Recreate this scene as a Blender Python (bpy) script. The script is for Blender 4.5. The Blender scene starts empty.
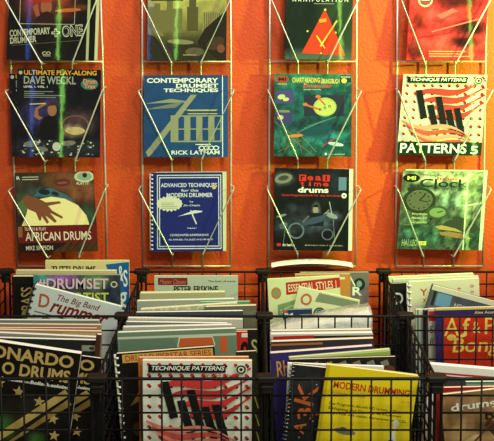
import bpy, bmesh, math, random
from mathutils import Vector, Matrix, noise
random.seed(7)
SC = bpy.context.scene
COL = SC.collection
R = math.radians

# ------------------------------------------------------------------ camera
S = 0.34                                   # wire cube pitch
FPX, TILT, SX, SY = 837.07, 0.0789686, -6.483, -146.61
BACK_Y = -0.075                            # plane of the rear mesh panels (wall is y = 0)
CAM = Vector((0.0, BACK_Y - 1.62299 - 2*S, S + 0.73596))
cd = bpy.data.cameras.new('camera'); cam = bpy.data.objects.new('camera', cd); COL.objects.link(cam)
cam.location = CAM; cam.rotation_euler = (math.pi/2 - TILT, 0, 0)
cd.sensor_width = 36; cd.lens = FPX/494*36; cd.shift_x = SX/494; cd.shift_y = SY/494
cd.clip_start = 0.05
SC.camera = cam

# ------------------------------------------------------------------ world, lamps, exposure
w = bpy.data.worlds.new('world'); SC.world = w; w.use_nodes = True
bg = w.node_tree.nodes['Background']; bg.inputs[0].default_value = (1.0, .93, .80, 1); bg.inputs[1].default_value = .20

def area(name, loc, target, size, power, col, sy=None):
    l = bpy.data.lights.new(name, 'AREA'); l.energy = power; l.color = col; l.size = size
    if sy: l.shape = 'RECTANGLE'; l.size_y = sy
    o = bpy.data.objects.new(name, l); COL.objects.link(o); o.location = loc
    o.rotation_euler = (Vector(target)-Vector(loc)).to_track_quat('-Z', 'Y').to_euler()
    return o
area('spot_lamp_right', (1.25, -1.15, 1.85), (0.35, 0, .6), .5, 25, (1, .87, .64))
gl = bpy.data.lights.new('green_spot_lamp_right', 'SPOT'); gl.energy = 84; gl.color = (.42, 1, .08); gl.spot_size = R(84); gl.spot_blend = .7; gl.shadow_soft_size = .03
go = bpy.data.objects.new('green_spot_lamp_right', gl); COL.objects.link(go); go.location = (1.22, -.62, .98)
go.rotation_euler = (Vector((.50, 0, .93))-go.location).to_track_quat('-Z', 'Y').to_euler()
area('front_fill_lamp', (0.75, -2.9, 2.55), (0.1, -.2, .5), .5, 42, (.93, 1, .90))  # unseen fill lamp added in front, standing in for the shop's ambient light
area('ceiling_lamp_over_bins', (0.1, -1.55, 2.7), (0.1, -.5, .3), .6, 22, (.93, 1, .92))
# upright coloured tube lamps in the shop behind the viewer; the glossy covers mirror them
area('green_tube_lamp_right', (1.2, -3.4, 1.35), (1.2, 0, 1.35), .022, 2.6, (.45, 1, .12), 2.6)
area('green_tube_lamp_left', (-1.05, -3.4, 1.35), (-1.05, 0, 1.35), .018, 1.8, (.35, 1, .15), 2.6)
area('blue_tube_lamp', (-1.25, -3.4, 1.35), (-1.25, 0, 1.35), .022, .8, (.1, .25, 1), 2.6)
SC.view_settings.view_transform = 'Standard'; SC.view_settings.look = 'None'
SC.view_settings.gamma = 1; SC.view_settings.use_curve_mapping = False
SC.view_settings.exposure = 0.06

# ------------------------------------------------------------------ helpers
def P(px, py, Y):
    """point on the plane y=Y that the photo shows at pixel px,py"""
    a = (px - 247 + SX)/FPX; b = -(py - 220.5 - SY)/FPX
    c, s = math.cos(TILT), math.sin(TILT)
    d = Vector((a, c + b*s, -s + b*c))
    return CAM + d*((Y - CAM.y)/d.y)
def D(d): return CAM.y + d*S               # depth in cube pitches -> y
def lin(c):
    r = []
    for v in c[:3]:
        v = max(0, min(255, v))/255
        r.append(v/12.92 if v <= .04045 else ((v+.055)/1.055)**2.4)
    return (r[0], r[1], r[2], 1)

def mat(name, col, rough=.5, metal=0, **k):
    m = bpy.data.materials.new(name); m.use_nodes = True
    nt = m.node_tree; b = nt.nodes['Principled BSDF']
    b.inputs['Roughness'].default_value = rough; b.inputs['Metallic'].default_value = metal
    b.inputs['Base Color'].default_value = lin(col)
    ns = k.get('noise')
    if ns:
        sc, amt = ns
        tc = nt.nodes.new('ShaderNodeTexCoord'); n = nt.nodes.new('ShaderNodeTexNoise'); n.inputs['Scale'].default_value = sc
        n.inputs['Detail'].default_value = 4
        mp = nt.nodes.new('ShaderNodeMapping'); mp.inputs['Scale'].default_value = k.get('stretch', (1, 1, 1))
        nt.links.new(tc.outputs['Object'], mp.inputs[0]); nt.links.new(mp.outputs[0], n.inputs['Vector'])
        mx = nt.nodes.new('ShaderNodeMix'); mx.data_type = 'RGBA'
        mx.inputs[6].default_value = lin([c*(1-amt) for c in col]); mx.inputs[7].default_value = lin([c*(1+amt) for c in col])
        nt.links.new(n.outputs[0], mx.inputs[0]); nt.links.new(mx.outputs[2], b.inputs['Base Color'])
    bp = k.get('bump')
    if bp:
        sc, st, dist = bp
        tc = nt.nodes.new('ShaderNodeTexCoord'); n = nt.nodes.new('ShaderNodeTexNoise')
        n.inputs['Scale'].default_value = sc; n.inputs['Detail'].default_value = k.get('detail', 3)
        bn = nt.nodes.new('ShaderNodeBump'); bn.inputs['Strength'].default_value = st; bn.inputs['Distance'].default_value = dist
        nt.links.new(tc.outputs['Object'], n.inputs['Vector']); nt.links.new(n.outputs[0], bn.inputs['Height'])
        nt.links.new(bn.outputs[0], b.inputs['Normal'])
    return m
def cover_mat(name, rough, bump):
    m = mat(name, (255, 255, 255), rough, bump=bump, detail=1); nt = m.node_tree
    a = nt.nodes.new('ShaderNodeAttribute'); a.attribute_name = 'ink'
    nt.links.new(a.outputs['Color'], nt.nodes['Principled BSDF'].inputs['Base Color'])
    nt.nodes['Principled BSDF'].inputs['Specular IOR Level'].default_value = .5 if rough < .2 else .22
    return m
M = dict(
    wall=mat('orange_textured_plaster', (218, 78, 17), .6, noise=(9, .04), bump=(120, .5, .004), detail=4),
    floor=mat('brown_carpet', (70, 55, 42), .9, noise=(60, .25)),
    steel=mat('chromed_wire', (214, 210, 198), .34, .5, noise=(40, .08)),
    grid=mat('black_coated_wire', (14, 13, 12), .6, noise=(60, .1)),
    hub=mat('dark_brown_plastic', (30, 26, 21), .55, noise=(50, .1)),
    paper=mat('cream_page_edges', (226, 218, 186), .8, noise=(3, .12), stretch=(1, 300, 1)),
    white=mat('white_page_edges', (238, 236, 222), .8, noise=(3, .1), stretch=(1, 300, 1)),
    combw=mat('white_plastic_comb', (225, 222, 205), .4, noise=(30, .04)),
    combb=mat('black_plastic_comb', (28, 28, 28), .4, noise=(30, .1)),
    coil=mat('grey_metal_coil', (150, 150, 145), .35, .8, noise=(30, .06)),
    gloss=cover_mat('glossy_printed_cover', .03, (38, .022, .002)),
    satin=cover_mat('satin_printed_cover', .42, (9, .1, .004)),
)
fm = bpy.data.materials.new('clear_crumpled_film'); fm.use_nodes = True
b_ = fm.node_tree.nodes['Principled BSDF']; b_.inputs['Base Color'].default_value = (.85, .87, .8, 1)
b_.inputs['Roughness'].default_value = .16; b_.inputs['Alpha'].default_value = .45
n_ = fm.node_tree.nodes.new('ShaderNodeTexNoise'); n_.inputs['Scale'].default_value = 28; n_.inputs['Detail'].default_value = 5
bp_ = fm.node_tree.nodes.new('ShaderNodeBump'); bp_.inputs['Strength'].default_value = .8; bp_.inputs['Distance'].default_value = .02
tc_ = fm.node_tree.nodes.new('ShaderNodeTexCoord')
fm.node_tree.links.new(tc_.outputs['Object'], n_.inputs['Vector'])
fm.node_tree.links.new(n_.outputs[0], bp_.inputs['Height']); fm.node_tree.links.new(bp_.outputs[0], b_.inputs['Normal'])
M['film'] = fm
for k_ in ('grid', 'hub'): M[k_].node_tree.nodes['Principled BSDF'].inputs['Specular IOR Level'].default_value = .2

def obj(name, bm, m, parent=None, smooth=False):
    me = bpy.data.meshes.new(name); bm.to_mesh(me); bm.free()
    me.materials.append(m)
    if smooth:
        for p in me.polygons: p.use_smooth = True
    o = bpy.data.objects.new(name, me); COL.objects.link(o); o.parent = parent
    return o
def thing(name, label, cat, loc=(0, 0, 0), group=None):
    o = bpy.data.objects.new(name, None); COL.objects.link(o); o.empty_display_size = .05
    o.location = loc; o['label'] = label; o['category'] = cat
    if group: o['group'] = group
    return o
def box(bm, x0, x1, y0, y1, z0, z1):
    v = [bm.verts.new((x, y, z)) for x in (x0, x1) for y in (y0, y1) for z in (z0, z1)]
    for f in ((0, 1, 3, 2), (4, 6, 7, 5), (0, 4, 5, 1), (2, 3, 7, 6), (0, 2, 6, 4), (1, 5, 7, 3)):
        bm.faces.new([v[i] for i in f])
def tube(bm, pts, r, n=8):
    pts = [Vector(p) for p in pts]; rings = []
    for i, p in enumerate(pts):
        t = ((pts[i]-pts[i-1]).normalized() if i else Vector()) + ((pts[i+1]-pts[i]).normalized() if i < len(pts)-1 else Vector())
        t.normalize()
        up = Vector((0, 0, 1)) if abs(t.z) < .9 else Vector((0, 1, 0))
        a = t.cross(up).normalized(); b = a.cross(t).normalized()
        rings.append([bm.verts.new(p + r*(math.cos(k*2*math.pi/n)*a + math.sin(k*2*math.pi/n)*b)) for k in range(n)])
    for i in range(len(rings)-1):
        for k in range(n):
            bm.faces.new((rings[i][k], rings[i][(k+1) % n], rings[i+1][(k+1) % n], rings[i+1][k]))
    bm.faces.new(rings[0][::-1]); bm.faces.new(rings[-1])
def smoothpath(pts, r, k=4):
    """round the corners of a polyline (a bent wire)"""
    pts = [Vector(p) for p in pts]; out = [pts[0]]
    for i in range(1, len(pts)-1):
        a, b, c = pts[i-1], pts[i], pts[i+1]
        d1 = (a-b); d2 = (c-b); rr = min(r, d1.length*.45, d2.length*.45)
        p1 = b + d1.normalized()*rr; p2 = b + d2.normalized()*rr
        for j in range(k+1):
            t = j/k; out.append((1-t)**2*p1 + 2*t*(1-t)*b + t*t*p2)
    out.append(pts[-1]); return out
def lathe(bm, prof, c, n=20):
    rings = [[bm.verts.new((c[0]+r*math.cos(k*2*math.pi/n), c[1]+r*math.sin(k*2*math.pi/n), c[2]+z)) for k in range(n)] for r, z in prof]
    for i in range(len(rings)-1):
        for k in range(n):
            bm.faces.new((rings[i][k], rings[i][(k+1) % n], rings[i+1][(k+1) % n], rings[i+1][k]))
    bm.faces.new(rings[0][::-1]); bm.faces.new(rings[-1])

# ------------------------------------------------------------------ the setting
bm = bmesh.new(); box(bm, -3, 3, 0, .1, -.02, 3.0)
o = obj('wall_back', bm, M['wall']); o['kind'] = 'structure'
bm = bmesh.new(); box(bm, -3, 3, -4.5, .1, -.06, 0)
o = obj('floor', bm, M['floor']); o['kind'] = 'structure'

# ------------------------------------------------------------------ wire grid bins
NX = [-2.05*S, -.923*S, .077*S, 1.077*S, 2.077*S]
NY = [BACK_Y, BACK_Y-S, BACK_Y-2*S]
RIM = S
grid = thing('wire_grid_bins', 'black wire mesh cube bins clipped together in two rows below the orange wall', 'wire bins', (NX[2], NY[1], 0))
G0 = Vector((NX[2], NY[1], 0))
def panel(o, u, v, nu=8, nv=9, name='mesh_panel'):
    """wire panel from corner o along u and v"""
    bm = bmesh.new(); o = Vector(o)-G0; u = Vector(u); v = Vector(v); nrm = u.cross(v).normalized()*.0028
    tube(bm, smoothpath([o+u*.5, o+u, o+u+v, o+v, o, o+u*.5], .008), .0032, 6)
    for i in range(1, nu): tube(bm, [o+u*i/nu+nrm, o+u*i/nu+v+nrm], .0021, 5)
    for j in range(1, nv): tube(bm, [o+v*j/nv-nrm, o+v*j/nv+u-nrm], .0021, 5)
    return obj(name, bm, M['grid'], grid, True)
g = .032*S
for yy in NY:
    for i in range(4):
        panel((NX[i]+g, yy, .012), (NX[i+1]-NX[i]-2*g, 0, 0), (0, 0, RIM-.017))
for x in NX:
    for k in range(2):
        panel((x, NY[k]-g, .012), (0, NY[k+1]-NY[k]+2*g, 0), (0, 0, RIM-.017))
for i in range(4):
    for k in range(2):
        panel((NX[i]+g, NY[k]-g, .006), (NX[i+1]-NX[i]-2*g, 0, 0), (0, NY[k+1]-NY[k]+2*g, 0), 8, 8, 'bottom_panel')
for x in NX:
    for yy in NY:
        for z in (RIM-.003, .0135):
            bm = bmesh.new(); c = (x-G0.x, yy-G0.y, z)
            hi = 1 if z > .1 else .6
            def slab8(hx, hy, z0, z1, ch):
                rim = [(hx, hy-ch), (hx-ch, hy), (-hx+ch, hy), (-hx, hy-ch), (-hx, -hy+ch), (-hx+ch, -hy), (hx-ch, -hy), (hx, -hy+ch)]
                lv = [(z0, .94), (z0+.0015, 1), (z1-.002, 1), (z1, .88)]
                rg = [[bm.verts.new((c[0]+x*k, c[1]+y*k, z+zz*hi)) for x, y in rim] for zz, k in lv]
                for i in range(3):
                    for j in range(8): bm.faces.new((rg[i][j], rg[i][(j+1) % 8], rg[i+1][(j+1) % 8], rg[i+1][j]))
                bm.faces.new(rg[0][::-1]); bm.faces.new(rg[-1])
            slab8(.0205, .0125, -.006, .006, .004)
            if z > .1:
                slab8(.0125, .009, -.0125, -.0065, .003); slab8(.0135, .010, -.019, -.013, .003); slab8(.011, .008, -.030, -.0195, .003)
            obj('hub_connector', bm, M['hub'], grid)

# ------------------------------------------------------------------ wall racks
TOPS = -58
def rack(label, rails, inner, hooks, bottoms, skew):
    """rails/inner: functions of pixel row; one wire pocket per hook/bottom pair"""
    yr = -.012
    base = P((rails[0](265)+rails[1](265))/2, 266, 0); base.y = 0
    t = thing('wire_book_rack', label, 'book rack', base, 'wire book racks on the wall')
    def part(name, pts, r, round_=.012):
        bm = bmesh.new(); tube(bm, smoothpath([Vector(p)-base for p in pts], round_), r, 8); return obj(name, bm, M['steel'], t, True)
    for f in rails: part('side_rail', [P(f(TOPS), TOPS, yr), P(f(60), 60, yr), P(f(160), 160, yr), P(f(266), 266, yr)], .0030)
    for f in inner: part('inner_wire', [P(f(TOPS), TOPS, yr-.004), P(f(60), 60, yr-.004), P(f(160), 160, yr-.004), P(f(266), 266, yr-.004)], .0021)
    for y in (TOPS, 61.5, 266):
        part('crossbar', [P(rails[0](y), y, yr-.001), P(rails[1](y), y, yr-.001)], .0022)
    for (yh, yb) in zip(hooks, bottoms):
        for s in (0, 1):
            yh2 = yh + skew*(1 if s else -1)
            a = P(rails[s](yh2), yh2, yr); a2 = P(rails[s](yh2), yh2, -.060)
            b = P(inner[s](yb), yb+2.8, -.076); c = P(inner[s](yb), yb+1, yr-.004)
            a2.z = a.z; c.z = b.z - .004; c.x = b.x*.998
            a2.x = a.x + (.0085 if s else -.005); a1 = Vector((a2.x, a.y-.001, a.z))
            part('pocket_wire', [a, a1, a2, b, c], .0021, .006)
L = lambda pts: (lambda y: next((x0+(x1-x0)*(y-y0)/(y1-y0) for (y0, x0), (y1, x1) in zip(pts, pts[1:]) if y <= y1 or (y1, x1) == pts[-1])))
rack('leftmost wire book rack, hanging slightly crooked on the darkest part of the orange wall',
     (L([(0, 8.5), (65, 11), (160, 13.7), (266, 18)]), L([(0, 100.7), (75, 103), (165, 105), (266, 107.3)])),
     (L([(0, 39), (63, 41.5), (165, 44.7), (266, 48)]), L([(0, 70), (63, 72), (165, 75), (266, 78.5)])),
     (-8, 88, 186), (60.8, 158.8, 255.4), -1.2)
rack('second wire book rack from the left, holding the two blue books',
     (L([(0, 142.2), (160, 142.3), (266, 143.5)]), L([(0, 230.6), (100, 231), (266, 230.6)])),
     (L([(0, 171), (160, 171.8), (266, 172.5)]), L([(0, 200.3), (160, 201.4), (266, 202.6)])),
     (-7, 89.5, 186), (60.5, 157.5, 252.5), 0)
rack('third wire book rack from the left, with a black red-lettered book at its bottom',
     (L([(0, 269.8), (130, 269.4), (266, 268.4)]), L([(0, 356.7), (130, 355.9), (266, 355.6)])),
     (L([(0, 298.3), (266, 297.8)]), L([(0, 327.6), (266, 327.2)])),
     (-7, 89.5, 186), (60.3, 157, 252), 0)
rack('rightmost wire book rack on the brightly lit part of the orange wall',
     (L([(0, 397.3), (130, 396.9), (266, 395.9)]), L([(0, 486.6), (100, 484.8), (266, 482.6)])),
     (L([(0, 426.2), (160, 425.4), (266, 423.5)]), L([(0, 455.5), (160, 454.2), (266, 453.5)])),
     (-7, 89, 185.5), (62.3, 158.3, 254.2), 0)

# ------------------------------------------------------------------ books
_glyph = {}
def glyphs(s, bold):
    k = (s, bold)
    if k in _glyph: return _glyph[k]
    c = bpy.data.curves.new('t', 'FONT'); c.body = s; c.size = 1; c.resolution_u = 3; c.offset = bold
    ob = bpy.data.objects.new('t', c); COL.objects.link(ob)
    dg = bpy.context.evaluated_depsgraph_get(); me = ob.evaluated_get(dg).to_mesh()
    vs = [(v.co.x, v.co.y) for v in me.vertices]; fs = [tuple(p.vertices) for p in me.polygons]
    ob.evaluated_get(dg).to_mesh_clear(); bpy.data.objects.remove(ob); bpy.data.curves.remove(c)
    xs = [v[0] for v in vs] or [0, 1]; ys = [v[1] for v in vs] or [0, 1]
    bb = (min(xs), min(ys), max(max(xs)-min(xs), 1e-4), max(max(ys)-min(ys), 1e-4))
    vs = [((x-bb[0])/bb[2], (y-bb[1])/bb[3]) for x, y in vs]
    _glyph[k] = (vs, fs); return vs, fs

def T(s, u0, v0, u1, v1, col, rot=0, sh=0, b=.012): return ('t', s, u0, v0, u1, v1, col, rot, sh, b)
def Q(u0, v0, u1, v1, col, rot=0): return ('q', u0, v0, u1, v1, col, rot)
def PL(pts, col): return ('p', pts, col)
def EL(cu, cv, ru, rv, col, rot=0): return ('e', cu, cv, ru, rv, col, rot)
def LN(u0, v0, u1, v1, w, col): return ('l', u0, v0, u1, v1, w, col)
def RING(cu, cv, ru, rv, w, col): return ('r', cu, cv, ru, rv, w, col)
def lines(u0, u1, v, dv, n, col, h=.006, gap=0):
    rnd = random.Random(int(u0*999)+n)
    return [Q(u0, v-i*dv-h/2, u1-rnd.random()*gap, v-i*dv+h/2, col) for i in range(n)]

class Cover:
    def __init__(s, bm, w, h, shear, vk=1): s.bm, s.w, s.h, s.sh, s.k, s.vk = bm, w, h, shear, 0, vk; s.lay = bm.loops.layers.float_color.new('ink')
    def xyz(s, u, v, y): return ((u-.5)*s.w + s.sh*v*s.h, y, v*s.h)
    def face(s, vs, c):
        f = s.bm.faces.new(vs)
        for l in f.loops: l[s.lay] = c
        return f
    def flat(s, pts, col):
        s.k += 1; y = -.00045 - .000012*s.k; c = lin(col)
        vs = [s.bm.verts.new(s.xyz(max(0, min(1, u)), 1-s.vk*(1-max(0, min(1, v))), y)) for u, v in pts]
        s.face(vs, c)
    def rot(s, pts, cu, cv, deg):
        if not deg: return pts
        a = R(deg); r = s.w/s.h/s.vk
        return [(cu+((u-cu)*r*math.cos(a)-(v-cv)*math.sin(a))/r, cv+(u-cu)*r*math.sin(a)+(v-cv)*math.cos(a)) for u, v in pts]
    def draw(s, e):
        k = e[0]
        if k == 'q':
            _, a, b, c, d, col, r = e; s.flat(s.rot([(a, b), (c, b), (c, d), (a, d)], (a+c)/2, (b+d)/2, r), col)
        elif k == 'p': s.flat(e[1], e[2])
        elif k == 'e':
            _, cu, cv, ru, rv, col, r = e
            s.flat(s.rot([(cu+ru*math.cos(t*.2618), cv+rv*math.sin(t*.2618)) for t in range(24)], cu, cv, r), col)
        elif k == 'l':
            _, a, b, c, d, wd, col = e; dx, dy = (c-a)*s.w, (d-b)*s.h; n = math.hypot(dx, dy) or 1
            ox, oy = -dy/n*wd/2, dx/n*wd/2*s.w/s.h; ox = ox
            s.flat([(a+ox, b+oy), (a-ox, b-oy), (c-ox, d-oy), (c+ox, d+oy)], col)
        elif k == 'r':
            _, cu, cv, ru, rv, wd, col = e
            for t in range(24):
                p = []
                for q, m in ((t, 1), (t+1, 1), (t+1, 1-wd), (t, 1-wd)): p.append((cu+ru*m*math.cos(q*.2618), cv+rv*m*math.sin(q*.2618)))
                s.flat(p, col); s.k -= 1
            s.k += 1
        elif k == 't':
            _, st, a, b, c, d, col, r, sh, bold = e
            vs, fs = glyphs(st, bold); s.k += 1; y = -.00045-.000012*s.k; cc = lin(col)
            pts = s.rot([(a+(c-a)*(x+sh*z), b+(d-b)*z) for x, z in vs], (a+c)/2, (b+d)/2, r)
            bv = [s.bm.verts.new(s.xyz(max(.001, min(.999, u)), 1-s.vk*(1-max(.001, min(.999, v))), y)) for u, v in pts]
            for f in fs:
                try: s.face([bv[i] for i in f], cc)
                except ValueError: pass

def paint(base, blobs=(), amp=0, freq=8, seed=0, top=None):
    def f(u, v):
        c = Vector(base)
        if top: c = c.lerp(Vector(top), v)
        for (cu, cv, ru, rv, col, al) in blobs:
            q = ((u-cu)/ru)**2 + ((v-cv)/rv)**2
            if q < 4: c = c.lerp(Vector(col), al*max(0, min(1, 1.6-1.6*math.sqrt(q)*.8)))
        if amp:
            n = noise.noise((u*freq, v*freq, seed)) + .6*noise.noise((u*freq*2.7, v*freq*2.7, seed+5)) + .4*noise.noise((u*freq*6, v*freq*6, seed+9))
            c = c*(1+amp*n)
        return c
    f.detail = bool(blobs or amp or top)
    return f

def make_book(name, label, cat, group, w, h, t, base, art=(), side=None, comb=None, coil=None, mtl='satin', shear=0, pages='paper', n=44, vk=1):
    root = thing(name, label, cat, group=group)
    if not callable(base): base = paint(base)
    side = side or tuple(base(.02, .5))
    bm = bmesh.new(); c = Cover(bm, w, h, shear, vk); ct = .0005
    if not base.detail: n = 1
    g = [[bm.verts.new(c.xyz(i/n, j/n, -.0004)) for j in range(n+1)] for i in range(n+1)]
    for i in range(n):
        for j in range(n):
            f = bm.faces.new((g[i][j], g[i+1][j], g[i+1][j+1], g[i][j+1]))
            for l, (a, b) in zip(f.loops, ((i, j), (i+1, j), (i+1, j+1), (i, j+1))):
                l[c.lay] = lin(base(a/n, b/n))
    def slab(u0, u1, y0, y1, col):
        nf = len(bm.faces)
        vv = [bm.verts.new(c.xyz(u, v, y)) for u in (u0, u1) for y in (y0, y1) for v in (0, 1)]
        for q in ((0, 1, 3, 2), (4, 6, 7, 5), (0, 4, 5, 1), (2, 3, 7, 6), (0, 2, 6, 4), (1, 5, 7, 3)):
            c.face([vv[i] for i in q], lin(col))
    slab(0, 1, -.0003, ct, side); slab(0, 1, t-ct, t, side)
    if not (comb or coil): slab(-.0006/w, ct/w, -.0003, t, side)
    for e in art: c.draw(e)
    obj('cover', bm, M[mtl], root)
    bm = bmesh.new(); m = .0012
    q = [bm.verts.new((x+shear*z, y, z)) for x in (-w/2+.0008, w/2-m) for y in (ct, t-ct) for z in (m, h-m)]
    for f in ((0, 1, 3, 2), (4, 6, 7, 5), (0, 4, 5, 1), (2, 3, 7, 6), (0, 2, 6, 4), (1, 5, 7, 3)): bm.faces.new([q[i] for i in f])
    obj('pages', bm, M[pages], root)
    if comb or coil:
        bm = bmesh.new(); k = 19 if comb else 34
        for i in range(k):
            z = h*(i+.6)/(k+.2); x = -w/2+shear*z; rr = t/2+.0018
            pts = [(x+.005+rr*1.0*math.cos(a)*(1.4), t/2+rr*math.sin(a), z+(.0012*(a-4.7) if coil else 0)) for a in [math.pi*(.62+.125*j) for j in range(8)]]
            pts = [(x+.006, -.0024, z)] + [p for p in pts if True] if False else pts
            tube(bm, pts[::-1], .0024 if comb else .0011, 6)
        if comb: 
            x0 = -w/2-.0035
            tube(bm, [(x0+shear*.01*h, t/2, .01*h), (x0+shear*.99*h, t/2, .99*h)], min(.003, t*.3), 8)
        obj('comb_binding' if comb else 'coil_binding', bm, M[comb or coil], root, True)
    return root

def pose(root, loc, roll=0, lean=0, yaw=0):
    m = Matrix.Rotation(yaw, 4, 'Z') @ Matrix.Rotation(-lean, 4, 'X') @ Matrix.Rotation(roll, 4, 'Y')
    root.location = loc; root.rotation_euler = m.to_euler()

def wall_book(label, tl, tr, br, bl, base, art, yaw=0, y0=-.0605, lean_d=.026, t=.005, name='drum_book', group=None, **k):
    yb, yt = y0, y0+lean_d
    a, b, c, d = P(*tl, yt), P(*tr, yt), P(*br, yb), P(*bl, yb)
    right = ((b-a)+(c-d))/2; wd = right.length
    roll = math.atan2(-right.z, right.x)
    up = (a+b)/2-(c+d)/2; h = up.length
    lean = math.atan2(up.y, up.z)
    sh = (up.x - math.sin(roll)*h)/h
    r = make_book(name, label, 'book', group, wd, h, t, base, art, shear=sh, **k)
    pose(r, (c+d)/2, roll, lean, yaw)
    return r
CAMX = CAM
def aim(px, py, lx, ly=-3.4):
    """turn of a book about the vertical so that its cover mirrors the tube lamp at lx,ly where the photo shows it"""
    p = P(px, py, -.05)
    a = Vector((CAM.x-p.x, CAM.y-p.y)).normalized(); b = Vector((lx-p.x, ly-p.y)).normalized()
    n = a+b; return math.atan2(n.x, -n.y)

# --- cover art shared by the two copies of the patterned book
def wave(v0, v1, amp, wd, col, ph=0, u0=.12, u1=.98):
    k = 14; top = []; bot = []
    for i in range(k+1):
        f = i/k; u = u0+(u1-u0)*f; v = v0+(v1-v0)*f + amp*math.sin(f*6.3+ph); ww = wd*(.25+.75*math.sin(math.pi*min(1, f*1.1+.05)))
        top.append((u, v+ww/2)); bot.append((u, v-ww/2))
    return [PL([bot[i], bot[i+1], top[i+1], top[i]], col) for i in range(k)]
def pattern_art(foot):
    s = 1.0
    A = []
    for i in range(10):
        for j in range(9):
            u, v = .05+i*.1, .165+j*.1
            A += [EL(u+.010, v-.012, .015, .014, (30, 30, 25)), EL(u, v, .016, .015, (205, 40, 35))]
    for i in range(4): A += wave(.72-.095*i, .90-.095*i, .045, .082, (205, 58, 54), .9+.1*i, .16+.09*i, .99)
    for (u, v, ln) in ((.16, .80, .34), (.31, .62, .30), (.40, .72, .34), (.53, .56, .30), (.63, .58, .34)):
        A.append(PL([(u, v), (u+.075, v+.01), (u+.165, v-ln), (u+.09, v-ln-.01)], (28, 28, 24)))
    for i in range(5): A += wave(.44-.065*i, .24-.050*i, .05, .055, (232, 140, 120) if i % 2 == 0 else (210, 80, 65), 3.4-.15*i, .03+.05*i, .86+.02*i)
    A += [Q(.05, .895, .76, .968, (25, 25, 22)), T('TECHNIQUE PATTERNS', .07, .908, .74, .957, (240, 240, 225), sh=.02, b=.015),
          T('by Gary Chaffee', .56, .850, .88, .885, (215, 45, 40), sh=.03, b=.015), EL(.90, .925, .055, .045, (216, 222, 190)), RING(.90, .925, .045, .042, .35, (30, 30, 25)), EL(.90, .925, .016, .015, (30, 30, 25))]
    if foot:
        A += [Q(0, 0, 1, .165, (22, 46, 26)), T('PATTERNS', .03, .025, .82, .145, (240, 242, 230), b=.02), T('5', .87, .02, .96, .12, (225, 235, 215), b=.01)]
    return A
SILV = (178, 174, 150); WHT = (232, 230, 214); YEL = (226, 190, 70)

# ---- top row of the wall
wall_book('glossy black book with a red-brown drummer photograph, top pocket of the leftmost rack',
    (11, -26), (97, -25), (93.8, 61), (7.2, 59.3),
    paint((20, 16, 14), [(.45, .72, .36, .30, (130, 48, 30), .95), (.30, .86, .16, .12, (165, 60, 38), .7), (.82, .62, .12, .04, (150, 80, 40), .6), (.5, .6, .1, .1, (60, 30, 30), .8)], .25, 7, 1),
    [LN(.13, .97, .13, .42, .006, SILV), LN(.13, .42, .76, .42, .006, SILV), LN(.76, .42, .76, .97, .006, SILV),
     EL(.30, .76, .14, .10, (150, 45, 30)), EL(.43, .62, .065, .10, (150, 85, 60)), EL(.43, .70, .07, .035, (165, 50, 40)), PL([(.30, .44), (.34, .54), (.44, .57), (.56, .53), (.62, .44)], (46, 24, 24)),
     PL([(.27, .62), (.33, .66), (.36, .52), (.32, .50)], (150, 80, 55)), EL(.68, .585, .15, .022, (185, 95, 45), 4),
     T('CONTEMPORARY', .02, .285, .485, .365, SILV, 5, b=.03), T('DRUMMER', .03, .195, .33, .27, SILV, 5, b=.03),
     T('+', .50, .27, .60, .37, SILV, 5, b=.05), T('+', .515, .285, .585, .355, (22, 18, 16), 5, b=.0), T('ONE', .62, .275, .86, .415, SILV, 5, b=.05), T('ONE', .632, .29, .85, .40, (24, 20, 17), 5, b=.0),
     LN(.05, .165, .83, .235, .006, (90, 84, 66)), T('CO', .40, .06, .50, .10, SILV, b=.03), Q(.41, .045, .50, .052, SILV),
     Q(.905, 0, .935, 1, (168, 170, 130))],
    yaw=aim(57, 40, -1.05), mtl='gloss')
wall_book('thin pale-edged book showing only behind the black drummer-photo book, leftmost rack', (16, -24), (100, -23), (97, 60.3), (12, 59.5), (190, 188, 150), [], y0=-.0535, t=.004, yaw=aim(57, 40, -1.05))
wall_book('sepia book with a city skyline above drums, top pocket of the second rack',
    (147, -26), (226.5, -26), (226.5, 60.5), (147, 60.5),
    paint((120, 112, 60), [(.5, .95, .9, .5, (186, 176, 96), .9), (.5, .1, .8, .22, (52, 48, 32), .95)], .18, 7, 3),
    [PL([(.0, .34), (.0, .62), (.08, .62), (.08, .66), (.16, .66), (.16, .58), (.24, .58), (.24, .70), (.32, .70), (.32, .60), (.44, .60), (.44, .34)], (110, 104, 62)),
     PL([(.50, .34), (.50, .62), (.525, .62), (.525, .74), (.545, .78), (.56, .90), (.57, .92), (.58, .90), (.595, .78), (.615, .74), (.615, .62), (.64, .62), (.64, .34)], (84, 78, 46)),
     PL([(.70, .30), (.70, .56), (.93, .58), (.93, .30)], (140, 132, 84)), *[Q(.715+.027*i, .31, .727+.027*i, .55, (96, 90, 56)) for i in range(8)],
     PL([(.64, .22), (.72, .36), (.84, .46), (1, .58), (1, .0), (.7, .0)], (40, 34, 26)),
     PL([(.0, .0), (.0, .30), (.08, .28), (.16, .20), (.3, .17), (.6, .19), (.75, .12), (.9, .0)], (48, 44, 30)),
     EL(.42, .215, .17, .028, (132, 124, 82), -3), EL(.10, .33, .12, .03, (120, 112, 72), -22), EL(.86, .20, .12, .07, (70, 50, 34), 25), EL(.93, .14, .05, .05, (120, 70, 46)),
     EL(.60, .10, .12, .05, (92, 86, 60)), *lines(.03, .46, .72, .026, 2, (44, 40, 26), .012, .1), *lines(.03, .46, .775, .026, 1, (44, 40, 26), .012), Q(.45, .058, .62, .07, (150, 140, 100))],
    yaw=aim(175, 30, -1.05), mtl='gloss')
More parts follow.
